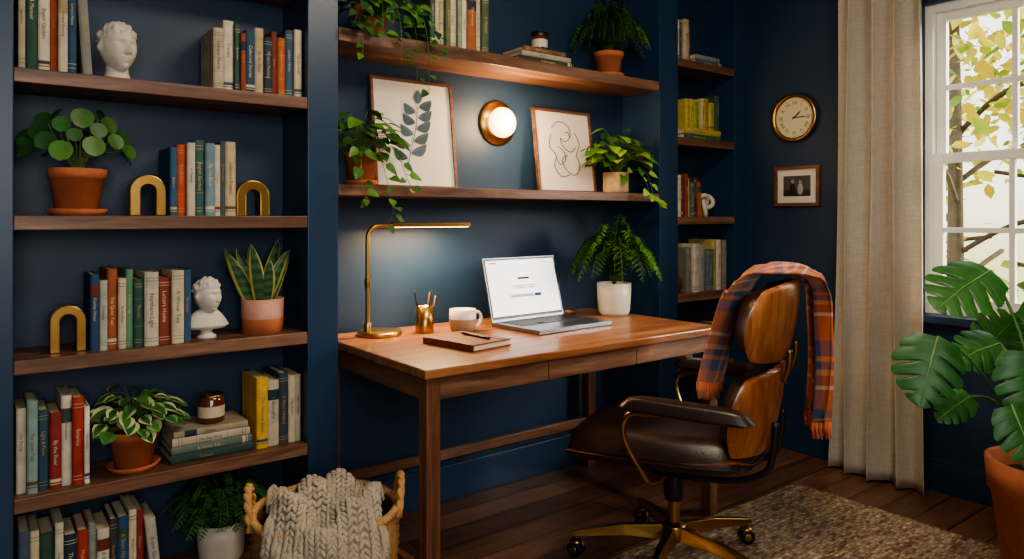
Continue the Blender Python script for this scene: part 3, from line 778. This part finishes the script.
# monstera
PM=V((2.665,.75,RT))
b=MB('potted_monstera',PM); z=pot(b,.165,.43,TERRA,base=.68,n=48)
RV=V((.7953,-.6062,0)); CF=V((.6062,.7953,0))
def monst(c,tip,nr,L,W):
    tip=V(tip).normalized(); nr=V(nr); s=tip.cross(nr).normalized(); nr=s.cross(tip).normalized()
    if nr.dot(CF)>0: nr=-nr
    base=V(c)-tip*L*.42; N=66; col=R.choice([lin('#2c6129'),lin('#3a7230'),lin('#2f662c'),lin('#48803a')])
    for side in (-1,1):
        vs=[];fs=[];cs=[]; K=8
        for i in range(N+1):
            t=i/N; w=W/2*(math.sin(pi*(t*.93+.07)**.62)**.75 if t<1 else 0)
            ph=(t*5.0+.2*side)%1; notch=(.20<t<.9) and ph<.17
            if notch: w*=.36+.35*abs(ph-.085)/.085
            else:
                w*=1-.08*(abs(ph-.58)/.42)**2
            for j in range(K+1):
                q=j/K
                p=base+tip*(L*t+q*w*.5-(q*L*.14*(1-t)**3))+s*side*w*q
                p+=nr*(-.30*q*q*w+.10*w*q)+V((0,0,-.16*L*t*t))
                vs.append(p)
        for i in range(N):
            for j in range(K):
                o=i*(K+1)+j; fs.append((o,o+1,o+K+2,o+K+1)); ph=((i+.5)/N*5.0+.2*side)%1; v_=1.35 if abs(ph-.58)<.045 else .92+.1*(ph>.58); cs.append(tuple(x*v_ for x in col))
        b.add(vs,fs,LEAF,cs,True)
    b.tube([base+nr*.002,base+tip*L*.5+nr*.002+V((0,0,-.038*L)),base+tip*L*.98+V((0,0,-.15*L))],[.003,.002,.001],LEAF,'#86a860',n=5)
    return base
LV=[((2.67,.98,.985),-.75,-.3,.245,.24),((2.37,.975,.755),-.35,-.75,.20,.21),((2.64,.93,.775),-.9,-.15,.18,.16),((2.39,.74,.60),.15,-.6,.16,.15),((2.50,.95,.61),-.8,-.3,.14,.11),
    ((2.78,.78,.90),.5,.4,.2,.19),((2.49,.76,.73),-.1,-.9,.18,.17),((2.85,.95,.80),.2,.5,.2,.18),((2.75,.5,.8),.6,-.5,.26,.25),((2.50,.45,.9),-.5,-.5,.22,.2),((2.62,.80,.66),-.6,.4,.16,.14)]
for (c,tr,tz,L,W_) in LV:
    c=V(c)-PM; nr=-CF*.75+V((R.uniform(-.3,.3),R.uniform(-.1,.2),.7))
    ba=monst(c,RV*tr+V((0,0,tz))-CF*.2,nr,L,W_)
    st=V((R.uniform(-.04,.04),R.uniform(-.04,.04),z)); mid=st.lerp(ba,.6)+V((0,0,.07))
    b.tube(smooth_path([st,mid,ba],6),.005,LEAF,'#4f7a38',n=7)
b.build()
# ================================================================== BUSTS
def head(mb,c,s,yaw,mat,hair=True,neck=True):
    c=V(c); nu,nv=84,64
    def P(u,v):
        th=2*pi*u; ph=pi*(.002+.996*v); sx=math.sin(ph)
        x=.074*sx*math.sin(th); y=-.094*sx*math.cos(th); z=.115*math.cos(ph)
        if z<0:
            k=(-z/.115); x*=1-.38*k**1.3; 
            if y>0: y*=1-.45*k
            else: y*=1+.02*k
        fr=max(0,math.cos(th))*sx
        g=lambda x0,z0,a,b_:math.exp(-((x-x0)/a)**2-((z-z0)/b_)**2)
        d=0
        if fr>.2:
            nz=max(0,min(1,(.03-z)/.055)) if z>-.028 else max(0,1-(-.028-z)/.008)
            d+=.028*nz*math.exp(-(x/(.007+.006*nz))**2)
            d+=.009*g(0,.032,.045,.009); ax=abs(x)
            d-=.017*math.exp(-((ax-.027)/.013)**2-((z-.016)/.010)**2); d+=.006*math.exp(-((ax-.027)/.009)**2-((z-.014)/.006)**2)
            d+=.009*g(0,-.046,.020,.006)+.009*g(0,-.058,.016,.006)-.005*g(0,-.052,.02,.002)
            d+=.010*g(0,-.088,.018,.015); d+=.004*math.exp(-((ax-.038)/.015)**2-((z+.012)/.02)**2)
        y-=d
        e=math.exp(-((y-.008)/.016)**2-((z-.0)/.026)**2)*(1 if abs(x)>.04 else 0); x+=math.copysign(.014*e,x)
        if hair and (z>.058-.3*max(0,y+.05) ) and not (z<.05 and y<-.02):
            q=noise.noise(V((x,y,z))*55)*.012+noise.noise(V((x,y,z))*28)*.009+.011
            n=V((x,y,z)).normalized(); x+=n.x*q; y+=n.y*q; z+=n.z*q
        p=Matrix.Rotation(yaw,3,'Z')@V((x,y,z)); return c+p*s
    mb.grid(P,nu,nv,mat)
b=MB('head_sculpture',(.362,2.44,1.61)); s=.66
head(b,(0,0,.098),s,math.radians(18),PLAS)
b.lathe([(0,0),(.040,0),(.042,.008),(.036,.016),(.031,.03),(.030,.06)],PLAS,n=28,c=(0,.010,0)); b.build()
b=MB('classical_bust',(.618,2.44,.813)); s=.5
head(b,(0,-.004,.134),s,math.radians(28),PLAS)
def bustbody(u,v):
    th=2*pi*u; z=.030+.062*v; w=.050*(1-v)**.6*(1 if v<1 else 0)+.021; 
    if v<.15: w*=.75+.25*(v/.15)
    return V((w*math.cos(th)*1.05,w*.62*math.sin(th)+.006,z))
b.grid(bustbody,36,20,PLAS); b.lathe([(.020,.08),(.021,.105)],PLAS,n=20,c=(0,.004,0))
b.lathe([(0,0),(.030,0),(.030,.007),(.021,.012),(.016,.02),(.024,.03),(.034,.038),(0,.042)],PLAS,n=28,c=(0,.006,0)); b.build()
# ================================================================== BOOKENDS
def arch(x,z,y=2.40,w=.09,h=.13):
    b=MB('brass_arch_bookend',(x,y+.04,z)); ro=w/2; ri=ro*.42; hh=h-ro; n=20
    o_=[(ro,0)]+[(ro*math.cos(pi*i/n),hh+ro*math.sin(pi*i/n)) for i in range(n+1)]+[(-ro,0)]
    i_=[(ri,0)]+[(ri*math.cos(pi*i/n),hh+ri*math.sin(pi*i/n)) for i in range(n+1)]+[(-ri,0)]
    m=len(o_); vs=[(p[0],-.03,p[1]) for p in o_]+[(p[0],-.03,p[1]) for p in i_]+[(p[0],.03,p[1]) for p in o_]+[(p[0],.03,p[1]) for p in i_]
    fs=[]
    for i in range(m-1):
        fs+=[(i,i+1,m+i+1,m+i),(2*m+i,3*m+i,3*m+i+1,2*m+i+1),(i,2*m+i,2*m+i+1,i+1),(m+i,m+i+1,3*m+i+1,3*m+i)]
    fs+=[(0,m,3*m,2*m),(m-1,3*m-1,4*m-1,2*m-1)]
    b.add(vs,fs,BRASS); b.build(bevel=.003)
arch(.441,1.207,w=.102,h=.125); arch(.757,1.207,w=.108,h=.118); arch(.232,.813,w=.092,h=.135)
# ================================================================== BOOKS
row('row_of_books',.112,.292,1.61,['#c9bda0','#2f5a4a','#d9cdb4','#a8502f','#e0d5bd','#2b4f6b','#8d9088'],.24,.30,lean=.06,seed=1)
row('row_of_books',.625,.915,1.61,['#cfc2a8','#d8ccb4','#3a5a4e','#9a4a2c','#2d4a64','#b8a888','#27384c','#7a3524','#c4692f','#3b5f78','#d6c8aa'],.19,.245,seed=2)
row('row_of_books',.497,.697,1.207,['#2e5878','#c4532e','#d9ceb8','#3e6d66','#7fa0a8','#dcd2bc','#4a5a5c','#bfae8a'],.20,.245,seed=3)
row('row_of_books',.284,.562,.813,['#2a4d74','#b8bfae','#b06038','#d8ccb0','#5c8a6c','#2f5a50','#d4cab6','#8a3a2c','#c9bb9c','#345878'],.20,.245,seed=4)
row('row_of_books',.108,.283,.436,['#d6cbb6','#7f9a94','#2f5468','#8c2f28','#e2d8c4','#b33a2c','#efe6d4'],.215,.26,seed=5)
row('row_of_books',.762,.915,.436,['#d9a93a','#cfc3aa','#3a4652','#d8cdb4','#b8ac94'],.20,.25,seed=6)
row('row_of_books',.112,.478,.08,['#4a5a70','#cabf9f','#3a5a48','#ded3bd','#22384c','#a83a2a','#7d8a86','#e3d9c4','#3a3a40','#28507a','#d5c7a8','#8a2f2a','#c9c2b4'],.21,.265,lean=.1,seed=7)
row('row_of_books',1.425,1.70,1.869,['#3c5c4a','#cfc29e','#6c7a52','#d8cdb2','#8a9a80','#e3dac6','#b5683a','#ccc0a4','#5c6c54'],.20,.26,seed=8)
row('row_of_books',2.845,2.99,2.007,['#a8402c','#d8ccb2','#2d4a64','#c9bc9c','#7a2f24'],.18,.23,seed=9)
row('row_of_books',2.95,3.24,1.669,['#c9b84a','#d8c23f','#8f9a3a','#d9ce8a','#c9a83a','#b5b04a','#3a5a4a'],.14,.19,seed=10)
row('row_of_books',2.845,3.09,1.207,['#b5502f','#d6caac','#2f4a5c','#8a3a2a','#c9b890','#54604a','#3c2f2a','#a8552f'],.18,.23,lean=.12,seed=12)
row('row_of_books',2.965,3.29,.813,['#8a857a','#d9cfba','#9aa09a','#5c6a70','#c9b86a','#ddd3c0','#7a7468'],.22,.28,seed=13)
row('row_of_books',2.86,3.25,.436,['#3a4652','#8a3a2a','#d6caac','#2f4a5c','#54604a','#c9b890','#6a4a3a'],.18,.24,seed=14)
def stack(name,x,z,items,y=2.39):
    b=MB(name); zz=z
    for (c,th,L,dx,dp) in items:
        book(b,x+dx+L,y,zz+th/2,th,L,dp,c,lie=True); zz+=th+.0005
    recentre(b); b.build(); return zz
z=stack('stack_of_books',.500,.436,[('#2e4a48',.028,.25,0,.18),('#6a7a70',.024,.245,.002,.175),('#c9bfa6',.026,.235,.004,.17),('#a89a80',.02,.225,.008,.165)])
b=MB('amber_candle_jar',(.635,2.455,z)); b.lathe([(0,0),(.038,0),(.041,.004),(.041,.075),(.036,.082)],AMBER,n=36); b.lathe([(.036,.082),(.0375,.09),(.034,.09),(.033,.07),(0,.068)],BRASSD,n=36)
b.lathe([(.0415,.02),(.0415,.055)],GEN,'#c8b898',n=36); b.build()
z=stack('stack_of_books',1.865,1.869,[('#3a4038',.025,.31,0,.18),('#b8ac94',.022,.28,.01,.17),('#7a5a40',.02,.24,.02,.16)])
b=MB('candle_jar',(2.02,2.45,z)); b.lathe([(0,0),(.034,0),(.036,.004),(.036,.065),(.033,.07)],AMBER,n=32); b.lathe([(.0375,.066),(.0375,.083),(.034,.086),(0,.086)],BLACK,n=32); b.lathe([(.0365,.015),(.0365,.05)],GEN,'#d0c4ac',n=32); b.build()
stack('stack_of_books',3.03,2.007,[('#5c666c',.028,.22,0,.16),('#8a9094',.024,.2,0,.15)])
stack('stack_of_books',2.94,1.61,[('#2f6a5a',.028,.30,0,.17),('#d8b83a',.030,.30,0,.17)])
b=MB('ceramic_knot',(3.185,2.45,1.207))
P=[]
for i in range(97):
    t_=2*pi*i/96; P.append(V(((math.sin(t_)+2*math.sin(2*t_))*.018,(-math.sin(3*t_))*.018,(math.cos(t_)-2*math.cos(2*t_))*.022)))
b.tube([p+V((0,0,.070)) for p in P],.0115,PLAS,n=12); b.build()
b=MB('brown_vase',(2.905,2.44,.813)); b.lathe([(0,0),(.03,0),(.048,.03),(.05,.06),(.035,.088),(.026,.095),(.030,.105),(.026,.105),(.022,.095)],GEN,'#5b3420',n=32); b.build()
# ================================================================== BASKET + THROW
b=MB('wicker_basket',(.82,1.955,0))
prf=[(0,.002),(.15,.002)]
rows=32
for j in range(rows+1):
    t_=j/rows; prf.append((.158+.045*math.sin(t_*pi*.62),.004+.36*t_))
b.lathe(prf,WICK,'#a67c4c',n=144,rf=lambda a,j:(.006*math.sin(a*24+(j%2)*pi) if j>1 else 0))
b.lathe([(.19,.36),(.185,.2),(.16,.02),(0,.02)],WICK,'#6b4c2c',n=40)
for k in range(3):
    P=[V((math.cos(a)*(.2+.006*math.sin(a*30+k*2.1)),math.sin(a)*(.2+.006*math.sin(a*30+k*2.1)),.367+.006*math.cos(a*30+k*2.1))) for a in [2*pi*i/180 for i in range(181)]]
    b.tube(P,.007,WICK,'#b48a58',n=6,cap=False)
sv=V((.92,-.39,0)); fv=V((-.39,-.92,0))
for s in (-1,1):
    for k in range(2):
        P=[]
        for i in range(31):
            a=pi*i/30; c=sv*s*(.200+.012*math.sin(a))+fv*(.062*math.cos(a)); P.append(c+V((0,0,.345+.10*math.sin(a)))+V((.005*math.cos(i*.9+k*pi),0,.005*math.sin(i*.9+k*pi))))
        b.tube(P,.008,WICK,'#b0834f',n=7)
b.build()
b=MB('chunky_knit_throw',(.82,1.955,0))
def thr(a,t_):
    lat=a*.158*(1+.06*math.sin(t_*9+1)); 
    lump=.022*math.sin(a*4.2+t_*11)+.014*math.sin(a*7-t_*17+1)
    if t_<.55:
        q=t_/.55; fw=-.13+.33*q; z=.372+.06*math.sin(pi*(.10+.72*q))*(1-.6*a*a)+lump
    else:
        q=(t_-.55)/.45; fw=.20+.045*math.sin(min(1,q*1.8)*pi/2); z=.372+.06*math.sin(pi*.82)*(1-.6*a*a)+lump*(1-q)-.20*q**1.25-.035*math.sin(a*4+.5)*q
    fw-= .085*a*a*(1 if fw>0 else -.6)*min(1,abs(fw)/.15)
    fw+=.022*(1+math.sin(a*9+1))*max(0,t_-.5)
    return sv*lat+fv*fw+V((0,0,z))
b.grid(lambda u,v:thr(2*u-1,v)-V((0,0,.008)),40,60,KNIT)
NC,NR=12,36
for i in range(NC):
    for j in range(NR):
        a=-1+2*(i+.5)/NC; t_=(j+.5)/NR
        p=thr(a,t_); du=(thr(a+.02,t_)-thr(a-.02,t_)).normalized(); dv=(thr(a,min(1,t_+.01))-thr(a,max(0,t_-.01))).normalized(); nn=du.cross(dv).normalized()
        for s in (-1,1):
            ax=(dv+du*s*.62).normalized(); bx=nn.cross(ax).normalized(); M3=Matrix((bx,nn,ax)).transposed()
            k=R.uniform(.85,1.15)
            b.ell(p+du*s*.0066+V((R.uniform(-.001,.001),0,R.uniform(-.001,.002))),(.0065*k,.0074*k,.0140*k),KNIT,rot=M3,nu=10,nv=7)
b.build()
# ================================================================== LIGHTS / WORLD / CAMERA
w=bpy.data.worlds.new('garden_daylight'); bpy.context.scene.world=w; w.use_nodes=True; nt=w.node_tree
bg=nt.nodes['Background']; tc=nt.nodes.new('ShaderNodeTexCoord')
sx=nt.nodes.new('ShaderNodeSeparateXYZ'); nt.links.new(tc.outputs['Generated'],sx.inputs[0])
c=ramp(nt,mapr(nt,sx.outputs[2],-.4,.5,0,1),[(.0,'#7d8f55'),(.38,'#c8c68a'),(.5,'#f3ecd6'),(1,'#e6eef6')])
nt.links.new(c,bg.inputs[0]); bg.inputs[1].default_value=3.0
def light(name,kind,loc,target,energy,col,size=1,sizey=None,angle=None):
    l=bpy.data.lights.new(name,kind); l.energy=energy; l.color=col
    if kind=='AREA':
        l.shape='RECTANGLE'; l.size=size; l.size_y=sizey or size
    if kind=='POINT': l.shadow_soft_size=size
    if kind=='SUN': l.angle=angle
    o=bpy.data.objects.new(name,l); o.location=loc; d=V(target)-V(loc); o.rotation_euler=d.to_track_quat('-Z','Y').to_euler()
    bpy.context.scene.collection.objects.link(o); return o
light('daylight_sun','SUN',(6,-2,3.2),(1.9,2.0,.9),11,(1,.94,.85),angle=math.radians(35))
light('camera_side_fill','AREA',(.2,-1.5,1.6),(1.2,2.4,1.0),72,(1,.97,.93),2.2,1.5)  # added soft fill from behind the camera; wall_front has no window
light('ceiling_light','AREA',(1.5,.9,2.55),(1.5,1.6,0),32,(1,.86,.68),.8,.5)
light('sconce_bulb','POINT',(1.895,2.44,1.625),(0,0,0),13,(1,.64,.32),.06)
light('lamp_led','AREA',(1.455,2.44,1.158),(1.455,2.44,0),9,(1,.68,.36),.32,.02)
cam=bpy.data.cameras.new('camera'); co=bpy.data.objects.new('camera',cam); bpy.context.scene.collection.objects.link(co)
co.location=(0,0,1.2); co.rotation_euler=(pi/2,0,-math.atan2(.6062,.7953)); cam.lens=715/1024*36; cam.sensor_width=36
cam.shift_y=-61.5/1024; cam.clip_start=.05
bpy.context.scene.camera=co
try: bpy.context.scene.view_settings.look='AgX - Medium High Contrast'
except Exception as ex: print(ex)
